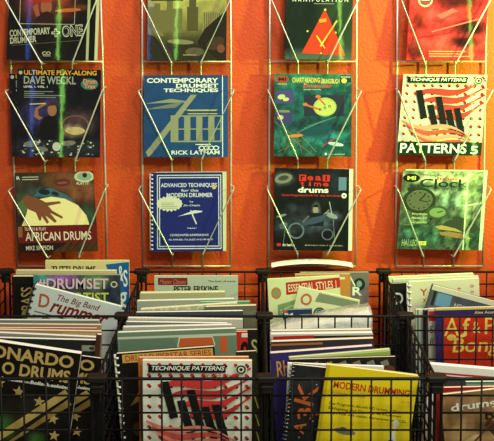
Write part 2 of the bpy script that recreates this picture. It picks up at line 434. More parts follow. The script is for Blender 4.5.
wall_book('black spiral-bound book with a red triangle clock face, top pocket of the third rack',
    (288, -30), (354, -30), (352.8, 60), (283, 59),
    paint((26, 34, 28), [(.9, .4, .4, .6, (70, 92, 66), .4), (.5, .0, .9, .12, (90, 110, 90), .7)], .1, 4, 5),
    [PL([(.585, .565), (.255, .07), (.905, .045)], (206, 58, 34)), EL(.59, .555, .016, .013, YEL), EL(.335, .315, .014, .011, YEL), EL(.755, .30, .014, .011, YEL), EL(.545, .07, .014, .012, YEL),
     Q(.505, .415, .61, .455, (236, 140, 40), 8), LN(.53, .145, .77, .435, .022, YEL), LN(.47, .265, .60, .125, .020, YEL),
     T('M A N I P U L A T I O N', .1, .645, .93, .685, (215, 212, 196)), Q(.42, .618, .72, .628, (120, 120, 104))],
    yaw=aim(342, 28, 1.2), mtl='gloss', coil='combb')
wall_book('salmon red book with dark smudged photograph, top pocket of the rightmost rack',
    (411, -26), (489, -26), (484, 60.8), (407, 60.3),
    paint((210, 50, 50), [(.62, .72, .3, .12, (60, 22, 18), .9), (.80, .38, .2, .10, (44, 18, 16), .95), (.1, .12, .16, .10, (120, 36, 28), .8), (.5, .18, .5, .08, (216, 76, 70), .6), (.35, .5, .25, .1, (226, 70, 66), .7), (.72, .22, .2, .07, (40, 16, 14), .9), (.15, .55, .1, .2, (150, 46, 34), .7)], .45, 6, 8),
    [RING(.20, .70, .095, .085, .25, (190, 186, 160)), EL(.20, .70, .06, .05, (150, 70, 56)), Q(.15, .69, .25, .71, (225, 222, 200)),
     PL([(.35, .52), (.55, .60), (.62, .57), (.42, .48)], (232, 96, 90)), LN(.3, .33, .9, .48, .018, (232, 104, 96)), LN(.05, .25, .55, .32, .014, (150, 40, 32)),
     *lines(.28, .92, .105, .028, 3, (230, 150, 90), .011, .25)],
    yaw=aim(472, 36, 1.2), mtl='gloss')

# ---- middle row of the wall
dave = paint((16, 16, 22), [(.25, .48, .22, .18, (52, 44, 96), .85), (.40, .62, .12, .10, (70, 56, 92), .7), (.75, .40, .22, .16, (92, 60, 66), .8), (.66, .30, .15, .08, (176, 150, 110), .8), (.5, .1, .7, .12, (60, 62, 62), .5)], .35, 14, 2)
dave_art = [T('ULTIMATE PLAY-ALONG', .075, .935, .95, .99, (222, 158, 48), b=.025), T('DAVE WECKL', .075, .83, .70, .92, (150, 152, 140), b=.02), T('LEVEL 1, VOL. 1', .075, .785, .36, .81, WHT),
     EL(.865, .835, .105, .065, (46, 110, 110)), T('Drum', .79, .84, .95, .895, (232, 130, 50), b=.02), T('Trax', .80, .785, .94, .835, (232, 130, 50), b=.02), EL(.035, .96, .022, .022, SILV),
     *lines(.08, .58, .745, .022, 4, (130, 132, 130), .008, .3),
     PL([(.30, .20), (.27, .36), (.33, .46), (.42, .48), (.52, .45), (.56, .36), (.55, .20)], (14, 14, 16)), EL(.42, .535, .055, .07, (150, 100, 74)), PL([(.36, .57), (.38, .62), (.45, .62), (.49, .57), (.46, .59), (.40, .585)], (60, 40, 30)),
     PL([(.27, .42), (.20, .46), (.22, .56), (.34, .62), (.35, .60), (.25, .54), (.26, .47), (.31, .45)], (150, 96, 70)), LN(.34, .61, .15, .60, .012, (200, 180, 140)),
     EL(.70, .30, .12, .045, (196, 172, 120)), RING(.70, .36, .17, .12, .12, (110, 80, 60)), EL(.18, .15, .10, .035, (120, 118, 110), 8), EL(.48, .12, .05, .05, (190, 190, 170)), EL(.30, .09, .08, .028, (110, 110, 104), -6), EL(.62, .16, .09, .03, (120, 116, 100), 5)]
rr = random.Random(4)
dave_art += [EL(rr.random()*.9+.05, rr.random()*.17+.02, .008+.01*rr.random(), .008, (190, 190, 180) if rr.random() < .6 else (90, 90, 96)) for _ in range(44)]
wall_book('dark book with orange heading and drummer, front copy, middle pocket of leftmost rack', (20, 68), (99.5, 70.8), (101, 157), (15.3, 157.3), dave, dave_art, yaw=aim(62, 110, -1.05), mtl='gloss')
wall_book('second copy of the dark play-along book, peeking out at the left behind the front copy', (10.5, 73.4), (93, 73.4), (97, 155.4), (12.5, 156.6), dave, dave_art, y0=-.0518, mtl='gloss', t=.004, yaw=aim(62, 110, -1.05))
OLV = (140, 140, 112)
wall_book('blue book with olive drumsticks and drum kit outline, middle pocket of the second rack', (144.3, 75.3), (221.8, 75), (221.8, 157), (144.3, 157), paint((30, 66, 112), [], .08, 5, 2),
    [T('CONTEMPORARY', .035, .905, .955, .965, WHT, b=.03), T('DRUMSET', .41, .845, .955, .895, WHT, b=.03), T('TECHNIQUES', .25, .785, .955, .837, WHT, b=.03),
     PL([(.05, .0), (.10, .04), (.68, .76), (.60, .76), (.02, .06)], OLV), PL([(.0, .65), (.35, .71), (.55, .68), (.55, .665), (.2, .66)], OLV), PL([(.0, .58), (.3, .64), (.52, .68), (.4, .60)], (112, 116, 100)),
     *[Q(.36+.155*i, .20, .44+.155*i, .50, OLV) for i in range(5)], LN(.34, .50, 1, .50, .018, OLV), LN(.34, .34, 1, .34, .016, OLV), LN(.34, .19, 1, .19, .02, OLV), LN(.35, .19, .35, .50, .02, OLV),
     *lines(.56, .95, .567, .04, 2, (196, 178, 84), .010, .03), LN(.5, .575, .95, .575, .004, (216, 196, 90)), Q(.66, .147, .86, .158, WHT),
     *[RING(.74+.062*i, .11, .04, .028, .35, WHT) for i in range(4)], T('RICK LATHAM', .35, .03, .97, .08, WHT, b=.02)], mtl='satin', yaw=R(.5), pages='white')
wall_book('plain blue copy showing as a strip behind the blue drumstick book, second rack', (150, 75.5), (228, 75.5), (228, 157), (150, 157), (32, 72, 130), [LN(.93, 0, .93, 1, .01, WHT)], y0=-.0535, t=.004)
wall_book('teal green workbook with a yellow disc picture, middle pocket of the third rack', (274.5, 74), (352, 74), (351.2, 156.8), (274, 156),
    paint((22, 76, 74), [(.5, .97, .9, .12, (40, 120, 84), .8), (.5, .40, .6, .10, (28, 60, 66), .7), (.6, .25, .4, .12, (44, 120, 122), .7), (.15, .2, .25, .15, (60, 110, 90), .6), (.4, .05, .6, .1, (30, 80, 66), .7), (.5, .33, .35, .1, (24, 40, 52), .7), (.9, .6, .1, .3, (28, 70, 62), .6)], .5, 10, 6),
    [EL(.10, .935, .085, .04, (176, 52, 36)), T('MI', .05, .915, .15, .955, (30, 24, 20), b=.03), T('PRESS', .04, .865, .16, .885, (196, 180, 90)),
     T('CHART READING', .23, .895, .585, .955, (226, 190, 80), b=.02), T('ÜBUNGSBUCH', .60, .885, .84, .955, (226, 190, 80), b=.02), T('für', .38, .87, .42, .885, WHT), T('Drummer', .37, .835, .74, .875, (220, 60, 44), sh=.04, b=.02), T('Bobby Gabriele', .38, .80, .60, .82, (200, 196, 160)),
     Q(.85, .90, .99, .985, (40, 44, 44)), EL(.90, .92, .035, .03, (216, 200, 90)), T('INCLUDES CD', .86, .955, .98, .975, WHT),
     Q(.02, .64, .25, .80, (70, 62, 120)), EL(.09, .72, .05, .03, (190, 190, 110), 10), EL(.15, .69, .04, .022, (190, 190, 110), 10), Q(.02, .40, .23, .54, (60, 54, 112)), EL(.08, .47, .04, .03, (190, 170, 90)), Q(.06, .53, .2, .56, (120, 120, 90)),
     Q(.385, .49, .90, .745, (34, 40, 56)), EL(.655, .60, .15, .115, (164, 172, 84)), EL(.655, .595, .13, .095, (180, 186, 100)), LN(.39, .63, .60, .565, .024, (196, 92, 50)), LN(.55, .73, .66, .62, .022, (196, 92, 50)), EL(.565, .725, .035, .02, (206, 100, 56)), EL(.40, .63, .03, .02, (206, 100, 56)),
     *[T('n', .58+.06*i, .55+.02*i, .61+.06*i, .585+.02*i, (40, 60, 50)) for i in range(3)],
     LN(.0, .42, .30, .22, .008, (96, 116, 76)), LN(.22, .22, .5, .02, .007, (150, 96, 56)), LN(.3, .30, .55, .05, .007, (110, 130, 90)), LN(.05, .05, .36, .20, .006, (130, 110, 64)), LN(.25, .24, .12, .02, .006, (130, 104, 60)), LN(.30, .24, .36, .04, .006, (96, 116, 84)), EL(.76, .17, .14, .05, (40, 80, 90), -8), EL(.80, .15, .10, .022, (190, 210, 200), -8), EL(.28, .25, .10, .02, (200, 120, 56), 6), LN(.62, .12, .78, .22, .01, (196, 60, 50)), EL(.55, .32, .2, .05, (24, 66, 78), 14),
     *[LN(.28+.05*i, .28+.03*i, .62+.06*i, .42+.02*i, .006, (70, 130, 124)) for i in range(4)], T('HAL LEONARD', .70, .02, .92, .035, (190, 200, 180)), EL(.67, .03, .015, .015, WHT)],
    mtl='satin', pages='white')
wall_book('pale green book with red waves and black bars, middle pocket of rightmost rack', (404, 74.4), (486, 75.2), (480.6, 155.3), (396.8, 155),
    paint((206, 212, 176), [], .05, 4, 2), pattern_art(True), yaw=aim(473, 110, 1.2), y0=-.0568, mtl='gloss')

# ---- bottom row of the wall
SKIN = (128, 74, 48)
wall_book('book with a brown hand resting on a cream drum, bottom pocket of the leftmost rack', (15.2, 172.3), (93.5, 172.3), (97.5, 251), (20, 253),
    paint((52, 40, 30), [(.6, .9, .28, .16, (120, 70, 44), .9), (.85, .75, .25, .16, (128, 74, 48), .9), (.3, .75, .22, .08, (60, 90, 96), .7), (.9, .45, .1, .14, (50, 80, 50), .8), (.05, .62, .1, .12, (64, 84, 52), .8), (.1, .9, .25, .12, (58, 52, 40), .8)], .25, 9, 3),
    [PL([(.10, .44), (.14, .56), (.26, .66), (.45, .695), (.62, .665), (.78, .58), (.88, .45), (.91, .335), (.05, .335)], (240, 222, 156)),
     PL([(.0, .60), (.10, .68), (.15, .60), (.12, .48), (.02, .48)], (88, 104, 60)), EL(.38, .76, .09, .045, (24, 34, 44), -8), EL(.47, .73, .04, .03, (24, 34, 44)), PL([(.22, .70), (.30, .79), (.46, .80), (.66, .70), (.76, .60), (.62, .665), (.45, .695)], (62, 100, 110)), EL(.36, .755, .075, .035, (26, 36, 46), -8), EL(.50, .73, .05, .026, (30, 40, 50), -20),
     PL([(.08, .68), (.13, .72), (.24, .69), (.33, .65), (.37, .625), (.55, .635), (.57, .61), (.40, .58), (.45, .52), (.58, .44), (.57, .415), (.42, .49), (.50, .385), (.475, .365), (.36, .46), (.40, .375), (.375, .355), (.31, .45), (.30, .40), (.275, .40), (.24, .50), (.15, .54), (.10, .60)], SKIN),
     EL(.60, .87, .10, .05, (94, 44, 38), 4), EL(.60, .865, .07, .014, (150, 70, 60), 4),
     EL(.88, .935, .13, .07, (140, 160, 140)), EL(.89, .955, .03, .03, (40, 40, 36)), RING(.885, .94, .125, .07, .25, (200, 196, 150)), T('PLAY IT!', .78, .835, .94, .87, (220, 212, 180)),
     T('R', .02, .915, .065, .955, WHT), *lines(.09, .30, .945, .03, 2, SILV, .012, .03),
     PL([(0, .115), (0, .325), (1, .335), (1, .115)], (104, 26, 22)), Q(.0, .0, 1, .118, (36, 20, 16)), PL([(.42, .0), (.62, .118), (1, .118), (1, .0)], (74, 46, 26)),
     *[LN(.5+.08*i, .0, .60+.08*i, .118, .01, (40, 24, 16)) for i in range(6)], Q(.0, .195, .055, .325, (150, 96, 50)),
     T('TEACH & PLAY', .08, .275, .36, .315, (216, 196, 170)), T('AFRICAN DRUMS', .09, .145, .925, .255, (226, 206, 186)), T('MIKE SIMPSON', .09, .03, .43, .085, (216, 200, 180))],
    mtl='satin', yaw=R(2), pages='white')
NAVY = (30, 36, 106); PW = (206, 206, 214)
def frame(i, wd, col): return [Q(.08+i, .03+i, .98-i, .03+i+wd, col), Q(.08+i, .97-i-wd, .98-i, .97-i, col), Q(.08+i, .03+i, .08+i+wd, .97-i, col), Q(.98-i-wd, .03+i, .98-i, .97-i, col)]
wall_book('navy comb-bound book with white double frame and crossed sticks, second rack', (151.2, 172.6), (222.8, 172.2), (222.8, 251.3), (151.6, 251.6), NAVY,
    [*frame(0, .012, PW), *frame(.03, .012, PW), T('ADVANCED TECHNIQUES', .135, .805, .92, .865, PW, b=.02), T('for the', .42, .755, .66, .79, PW), T('MODERN DRUMMER', .215, .685, .86, .74, PW, b=.02),
     EL(.255, .605, .165, .085, (206, 204, 180)), *[EL(.255+.16*math.cos(a*.349), .605+.08*math.sin(a*.349), .02, .02, (206, 204, 180)) for a in range(18)], *lines(.14, .37, .615, .022, 4, (150, 146, 126), .008, .06), EL(.88, .81, .03, .025, (196, 176, 90)),
     T('by', .54, .615, .59, .64, PW), T('Jim Chapin', .45, .565, .68, .595, PW), PL([(.37, .445), (.70, .495), (.72, .51), (.60, .52), (.44, .465)], PW), LN(.55, .52, .63, .345, .018, PW), T('Volume I', .50, .285, .63, .305, PW), T('COORDINATED INDEPENDENCE', .26, .195, .80, .222, PW), T('AS APPLIED TO JAZZ AND BE-BOP', .24, .135, .86, .16, PW)],
    comb='combw', mtl='satin', side=(210, 208, 196), pages='white', yaw=R(.5))
wall_book('cream-edged book showing behind the navy comb-bound book, second rack', (156, 172), (226.8, 171.6), (226, 251), (156, 251.3), (196, 192, 160), [], y0=-.0535, t=.004)
RED = (206, 44, 34)
wall_book('black book with red block letters and shadowed drummer, bottom of third rack', (275, 168), (348.8, 169.2), (348.5, 251), (273, 250.2),
    paint((17, 18, 20), [(.56, .50, .06, .09, (120, 124, 130), .85), (.55, .32, .28, .10, (66, 74, 96), .85), (.15, .28, .16, .10, (50, 58, 70), .8), (.8, .42, .12, .06, (90, 98, 112), .8), (.12, .87, .14, .08, (110, 112, 104), .8), (.25, .52, .1, .06, (46, 52, 64), .8), (.8, .85, .1, .2, (40, 52, 74), .5), (.35, .35, .3, .2, (40, 46, 58), .6)], .5, 11, 12),
    [*[Q(.33+.105*i, .845, .425+.105*i, .925, RED) for i in (0, 3)], T('r', .35, .86, .405, .91, (20, 18, 18), b=.02), T('e', .44, .855, .52, .91, RED, b=.03), T('a', .545, .855, .625, .91, RED, b=.03), T('l', .682, .855, .703, .915, (20, 18, 18), b=.02), T('t', .35, .785, .40, .84, RED, b=.03), T('i', .46, .785, .49, .84, RED, b=.02), T('m', .53, .785, .625, .83, RED, b=.02), T('e', .65, .785, .725, .83, RED, b=.03), T('drums', .315, .705, .725, .775, WHT, b=.03), T('1', .86, .74, .965, .90, (96, 116, 150), b=.06),
     T('Grundlagentechnik für das Drumset', .10, .655, .90, .685, RED, b=.015), EL(.935, .675, .035, .032, WHT), EL(.935, .675, .012, .011, (30, 30, 30)),
     EL(.555, .50, .035, .05, (150, 132, 118)), PL([(.52, .53), (.54, .56), (.59, .56), (.60, .51), (.585, .53)], (16, 14, 14)), PL([(.44, .40), (.50, .46), (.60, .46), (.68, .40), (.66, .30), (.46, .30)], (22, 24, 32)), LN(.47, .42, .38, .34, .03, (90, 84, 84)), LN(.65, .42, .74, .50, .025, (110, 100, 98)), RING(.30, .24, .11, .10, .2, (96, 104, 120)), RING(.72, .20, .08, .07, .2, (90, 98, 112)), LN(.16, .30, .13, .08, .008, (110, 116, 124)), LN(.79, .42, .82, .1, .008, (120, 126, 136)), EL(.10, .42, .07, .015, (120, 126, 136), 15), EL(.12, .875, .12, .06, (120, 120, 108), 12), EL(.12, .88, .07, .03, (60, 62, 60), 12), EL(.77, .43, .09, .03, (130, 138, 150), -20), PL([(.33, .30), (.50, .40), (.60, .42), (.72, .46), (.66, .36), (.52, .32)], (58, 68, 96)), LN(.74, .60, .78, .42, .012, (150, 156, 164)), EL(.13, .30, .06, .04, (84, 92, 104), 30),
     Q(.045, .05, .10, .085, RED), T('de haske', .12, .05, .28, .085, WHT), T('JOHAN HOLT JANSEN', .42, .055, .92, .072, SILV)],
    mtl='satin', pages='white', yaw=R(-.5))
wall_book('white-edged book showing behind the black red-lettered book, third rack', (280, 168.6), (352.8, 169), (352.3, 250.6), (278, 250.4), (214, 212, 196), [], y0=-.0535, t=.004)
DG = (30, 48, 36)
clock = wall_book('misty green book with old pocket watches, bottom pocket of the rightmost rack', (403.4, 171.2), (483, 171.2), (478.5, 250.2), (397, 248.6),
    paint((72, 84, 66), [(.25, .62, .26, .16, (62, 66, 50), .7), (.5, .93, .7, .10, (196, 196, 150), .85), (.68, .64, .26, .16, (120, 140, 122), .8), (.5, .72, .5, .05, (150, 160, 130), .6), (.25, .15, .4, .2, (48, 84, 66), .8), (.7, .3, .25, .12, (50, 70, 44), .8), (.9, .1, .2, .2, (40, 70, 46), .7), (.85, .7, .12, .4, (170, 180, 120), .5)], .7, 12, 7),
    [EL(.11, .905, .105, .055, (24, 28, 22)), T('MI', .06, .88, .165, .93, (206, 206, 100), b=.03), T('Working the', .25, .925, .48, .96, DG), T('Inner', .43, .885, .70, .925, (196, 70, 40), b=.02), T('Clock', .22, .79, .82, .90, DG, b=.02), T('for Drums', .50, .755, .80, .80, DG),
     RING(.23, .62, .205, .165, .20, (44, 52, 36)), EL(.23, .62, .155, .125, (90, 92, 70)), LN(.23, .62, .30, .70, .018, (40, 46, 30)), LN(.23, .62, .34, .60, .012, (40, 46, 30)), *[EL(.23+.125*math.cos(a*.5236), .62+.10*math.sin(a*.5236), .012, .010, (44, 52, 36)) for a in range(12)], EL(.12, .76, .05, .03, (40, 46, 34)),
     RING(.46, .47, .14, .085, .22, (60, 74, 46)), EL(.46, .47, .10, .06, (118, 138, 88)), LN(.46, .47, .53, .49, .012, (40, 46, 30)),
     PL([(.48, .26), (.58, .36), (.74, .42), (.92, .36), (1, .26), (.9, .22), (.7, .27)], (52, 60, 44)), PL([(.44, .29), (.52, .31), (.70, .27), (.80, .22), (.66, .24), (.5, .255)], (170, 140, 84)), PL([(.50, .22), (.62, .23), (.80, .20), (.92, .14), (.72, .15), (.52, .185)], (150, 110, 66)),
     *[T(s, .15, .43-.05*i, .34, .46-.05*i, (196, 200, 130)) for i, s in enumerate(('Rhythms', 'Beats by', 'Grooves'))], LN(.05, .30, .32, .34, .006, (120, 140, 90)),
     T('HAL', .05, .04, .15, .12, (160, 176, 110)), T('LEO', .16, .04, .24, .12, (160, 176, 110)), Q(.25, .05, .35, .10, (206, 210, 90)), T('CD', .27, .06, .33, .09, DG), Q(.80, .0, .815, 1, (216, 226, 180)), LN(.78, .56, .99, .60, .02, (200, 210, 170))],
    yaw=aim(463, 210, 1.2), mtl='gloss')
wall_book('white-edged book showing at the top behind the pocket-watch book, rightmost rack', (406, 170), (486.5, 170), (481.8, 250), (400, 249), (204, 216, 180), [], y0=-.0535, t=.004, yaw=aim(463, 210, 1.2))
# curled leaflet in the lowest pocket of the third rack
base = P(312, 265.3, -.045)
t = bmesh.new(); W_ = P(352, 265, -.045).x-P(271, 265, -.045).x; k = 16; rows = []
for th in (0, .0016):
    rows.append([[t.verts.new(((i/k-.5)*W_, (j-1)*.02, .0115*math.sin(math.pi*i/k)**.8*(1 if th else .92)+th-.0005)) for j in range(3)] for i in range(k+1)])
for a in range(2):
    for i in range(k):
        for j in range(2):
            q = (rows[a][i][j], rows[a][i+1][j], rows[a][i+1][j+1], rows[a][i][j+1]); t.faces.new(q if a else q[::-1])
for i in range(k):
    for j in (0, 2): t.faces.new((rows[0][i][j], rows[0][i+1][j], rows[1][i+1][j], rows[1][i][j]))
for i in (0, k):
    for j in range(2): t.faces.new((rows[0][i][j], rows[0][i][j+1], rows[1][i][j+1], rows[1][i][j]))
o = obj('leaflet', t, M['white'], None, True); o.location = base
o['label'] = 'white curled leaflet lying across the foot of the third rack'; o['category'] = 'leaflet'

# ------------------------------------------------------------------ books standing in the bins
def bin_book(label, tl, tr, d, base, art=(), t=.006, name='drum_book', group=None, cat='book', **k):
    Y = D(d); a = P(*tl, Y); b = P(*tr, Y)
    right = b-a; wd = right.length; roll = math.atan2(-right.z, right.x)
    mid = (a+b)/2
    h = (mid.z - .012 - abs(math.sin(roll))*wd/2)/math.cos(roll)
    loc = mid - Vector((math.sin(roll), 0, math.cos(roll)))*h
    r = make_book(name, label, cat, group, wd, h, t, base, art, **k)
    pose(r, loc, roll); return r
GOLD = (190, 160, 92)
def star(cu, cv, r, asp, col, a0=90):
    return PL([(cu+r*(1 if i % 2 == 0 else .42)*math.cos(R(a0+36*i)), cv+r*asp*(1 if i % 2 == 0 else .42)*math.sin(R(a0+36*i))) for i in range(10)], col)
# front left bin
leo = paint((22, 19, 17), [(.38, .50, .14, .09, (60, 120, 40), .9), (.70, .44, .09, .06, (70, 120, 50), .8), (.3, .2, .5, .15, (40, 36, 30), .7), (.6, .6, .3, .1, (46, 42, 32), .7)], .2, 8, 3)
leo_art = [T('LEONARDO', .02, .905, .945, .98, GOLD, b=.03), T('O DRUMS', .30, .815, .93, .89, GOLD, b=.03), *lines(.30, .93, .785, .03, 1, (150, 146, 130), .012), T('Progressive solos - Rolls & soloing', .10, .772, .94, .80, WHT, b=.02),
    star(.48, .72, .06, .66, GOLD), star(.68, .68, .055, .66, GOLD), star(.83, .59, .055, .66, GOLD, 84), star(.86, .49, .055, .66, GOLD), star(.30, .76, .05, .66, GOLD),
    PL([(.0, .20), (.0, .26), (.90, .775), (.95, .745)], GOLD), PL([(.1, .20), (.2, .26), (.94, .72), (.98, .69)], (150, 122, 66))]
bin_book('black book with gold capitals and stars leaning right, front of the leftmost front bin', (-27, 338), (81, 354), 4.93, leo, leo_art, t=.016, n=30, pages='white')
bin_book('second copy of the black gold-lettered book, peeking out behind the front copy', (-8, 344), (101.5, 358.5), 5.06, leo, leo_art, t=.007, n=30, pages='white')
bin_book('dark book with a pale sticker, third from the front in the leftmost front bin', (-40, 337), (98.5, 340.5), 5.30, (40, 42, 38), [Q(.88, .925, .985, .965, (150, 156, 132)), EL(.95, .945, .02, .01, (60, 60, 50))], t=.012, pages='white')
bin_book('white booklet with its page edges up behind the sticker book, leftmost front bin', (-36, 331.4), (99, 337.5), 5.43, (150, 148, 136), (), t=.012, pages='white')  # cover colour greyed down to imitate the shade between booklets
bin_book('tan folder standing across the leftmost front bin', (-34, 329), (101, 331.5), 5.51, (168, 138, 92), [Q(.72, .93, 1, .99, (196, 166, 110))], t=.010, name='folder', cat='folder')
bin_book('thin red-covered booklet between cream ones, leftmost front bin', (-34, 327.5), (97, 328.3), 5.575, (176, 52, 40), (), t=.008, pages='white')
bin_book('cream booklet directly behind the thin red-covered one, leftmost front bin', (-34, 323.8), (101, 325), 5.635, (150, 140, 112), (), t=.010)  # cream darkened in the cover colour, painting a shaded gap
bin_book('white booklet standing last at the back of the leftmost front bin', (-33, 320), (99, 320.5), 5.685, (120, 122, 118), (), t=.010, pages='white')  # grey cover colour stands in for shade below the white page edges
bin_book('reddish brown booklet end sticking up at the right edge of the leftmost front bin', (96.5, 334.5), (101.5, 335), 5.21, (78, 44, 38), (), t=.012, name='booklet', cat='booklet')
# back left bin
bin_book('cream songbook with a blue corner, back of the leftmost rear bin', (45.5, 260.5), (129, 260.5), 6.64, paint((214, 200, 142)),
    [T('TUTTI DRUMS', .07, .905, .60, .958, (26, 24, 22), b=.03), PL([(.72, .97), (1, .99), (1, .0), (.86, .0), (.86, .72)], (30, 92, 160)), T('&', .87, .84, .93, .96, WHT), T('S', .93, .80, .98, .93, WHT), T('g', .88, .60, .97, .76, WHT)], t=.007)
bin_book('beige booklet with page edges up, second from the back in the leftmost rear bin', (16, 270.5), (116, 270.8), 6.54, (206, 186, 142), (), t=.012)
bin_book('black book with vertical gold lettering, left side of the leftmost rear bin', (12, 276.5), (100, 276.5), 6.43, (26, 24, 22), [T('BASS', .03, .78, .30, .87, GOLD, 90), Q(.06, .60, .16, .64, (150, 60, 40)), EL(.15, .70, .05, .04, GOLD)], t=.016)
bin_book('dark colourful book with big pale pink capitals, middle of the leftmost rear bin', (33.5, 275), (120, 275), 6.34,
    paint((56, 60, 74), [(.08, .97, .14, .06, (80, 180, 170), .9), (.35, .97, .2, .05, (170, 100, 180), .9), (.7, .95, .2, .06, (120, 170, 80), .9), (.5, .78, .5, .1, (90, 104, 60), .7), (.9, .85, .1, .1, (40, 50, 70), .8)], .35, 12, 5),
    [T('#DRUMSET', .03, .885, .86, .975, (24, 20, 26), b=.04), T('#DRUMSET', .04, .888, .865, .975, (226, 186, 206), b=.02), RING(.93, .93, .04, .024, .4, (196, 190, 170)), T('ARTIST', .36, .79, .86, .87, (24, 24, 20), b=.04), T('ARTIST', .37, .793, .865, .87, (196, 200, 96), b=.02)], t=.008)
bin_book('pale grey comb-bound book with red script title leaning right, front of the leftmost rear bin', (35.5, 284.5), (122, 307), 6.06, (206, 210, 206),
    [T('The Big Band', .25, .905, .74, .97, (120, 50, 36), 0, sh=.05), T('D', .08, .835, .20, .945, (176, 96, 54), 6, b=.02), T('rummer', .22, .815, .86, .895, (130, 36, 30), 0, sh=.05, b=.025), *lines(.06, .9, .79, .03, 2, (100, 100, 100), .01, .15)], t=.010, comb='combb', mtl='gloss', pages='white')
# second front bin
pa = pattern_art(True)
bin_book('white book with red waves and black bars, front of the second front bin', (143, 360.5), (252, 361), 4.93, paint((226, 226, 206), [], .04, 4, 2), pa, t=.009, n=20, vk=.66)
bin_book('orange-brown book just behind the red wave book, second front bin', (138.5, 357.5), (249, 357), 5.02, paint((190, 110, 44), [(.03, .7, .05, .2, (150, 70, 30), .8), (.04, .4, .05, .1, (220, 170, 100), .8)], .3, 10, 4), (), t=.008, side=(176, 96, 40), n=24)
bin_book('dark olive book showing as a sliver at the right end of the second front bin', (236, 352), (256.3, 351), 5.10, (44, 44, 30), [*[LN(.80, .70-.12*i, .95, .62-.12*i, .06, (170, 160, 70)) for i in range(5)]], t=.008)
bin_book('black comb-bound book with a yellow heading band, second front bin', (116, 353.8), (214, 346.5), 5.20, (28, 22, 20),
    [PL([(.06, .93), (.06, .99), (.985, .99), (.985, .93)], (206, 172, 84)), T('DRUM SUPERSTAR SERIES', .09, .938, .965, .982, (186, 56, 36), b=.02), PL([(.10, .62), (.20, .72), (.22, .66)], (150, 110, 60)), EL(.16, .45, .06, .05, (90, 60, 36)), LN(.1, .3, .3, .5, .02, (140, 110, 70))], comb='combw', t=.010)
bin_book('grey-green book with a wide orange label, middle of the second front bin', (117.5, 332.8), (236, 328.5), 5.36, (112, 136, 108),
    [Q(.0, .955, 1, .97, (198, 206, 180)), PL([(.02, .84), (.02, .95), (.47, .95), (.49, .90), (.47, .84)], (104, 128, 104)), PL([(.51, .84), (.50, .90), (.515, .955), (.80, .955), (.82, .90), (.80, .84)], (206, 214, 190)), PL([(.52, .85), (.51, .90), (.525, .948), (.795, .948), (.81, .90), (.795, .85)], (204, 96, 48)), Q(.86, .84, .92, .95, (204, 96, 48))], t=.012, pages='white')
bin_book('red book with a black disc, right of the grey-green book in the second front bin', (205, 332), (247.5, 331.5), 5.44, (190, 48, 42), [EL(.93, .88, .10, .05, (26, 22, 20)), EL(.93, .88, .03, .014, (190, 48, 42)), Q(.86, .96, 1, .99, (226, 220, 200))], t=.008)
bin_book('black book with a pale curling letter, right end of the second front bin', (212, 330), (257.5, 329.5), 5.50, (34, 32, 28), [T('S', .86, .82, .99, .93, (176, 176, 96)), T('9', .86, .62, .98, .74, (176, 176, 96))], t=.008)
bin_book('white booklet seen as a page edge, third from the back in the second front bin', (123, 327.4), (232, 325), 5.575, (180, 178, 160), (), t=.012, pages='white')
bin_book('pale-edged booklet with cover darkened to grey-green as painted shade, second from the back in the second front bin', (126, 322), (228, 323.5), 5.64, (110, 120, 116), (), t=.012, pages='white')  # cover colour darkened to paint the dark gap between page tops
bin_book('white booklet seen as a page edge, last at the back of the second front bin', (128, 318), (243, 319.5), 5.685, (190, 188, 170), (), t=.010, pages='white')
# second rear bin
bin_book('light grey songbook with a dark red title label, back of the second rear bin', (154.5, 276), (238, 276), 6.56, paint((182, 184, 170)),
    [Q(.04, .925, .395, .985, (128, 32, 28)), T('Master Classes', .06, .935, .37, .972, (176, 110, 90), sh=.04), T('The best of songs', .64, .945, .97, .965, (30, 32, 28), b=.02), T('PETER ERSKINE', .23, .862, .76, .918, (28, 28, 26), b=.03)], t=.007)
bin_book('thick cream book with yellowed page edges, second from the back in the second rear bin', (140, 293.5), (225, 292.3), 6.38, (176, 168, 128), (), t=.018)
bin_book('white booklet standing across the middle of the second rear bin', (137, 301.3), (234.5, 299), 6.26, (160, 160, 146), (), t=.014, pages='white')
bin_book('green-covered booklet poking out at the right of the second rear bin', (200, 302), (250, 301.3), 6.19, (96, 150, 118), (), t=.007, pages='white')
bin_book('newsprint booklet tilted up to the right, front half of the second rear bin', (141, 309.5), (237, 303), 6.12, paint((204, 198, 168), [(.75, .9, .3, .06, (140, 140, 124), .8)], .35, 40, 3), lines(.4, .95, .96, .014, 6, (110, 108, 96), .005, .1), t=.012)
bin_book('pale booklet at the right front corner of the second rear bin', (205, 307), (256.5, 305.5), 6.04, (110, 104, 84), [Q(.6, .93, 1, .96, (120, 120, 100))], t=.014)  # dark cover colour paints gap shade onto a pale booklet
bin_book('white booklet standing just behind the middle rim of the second rear bin', (136, 312.5), (243, 311), 5.93, (70, 76, 84), [Q(.02, .90, .98, .915, (90, 96, 86)), Q(.02, .93, .98, .94, (150, 150, 130))], t=.012, pages='white')  # dark cover colour stands in for shadow under the page edges
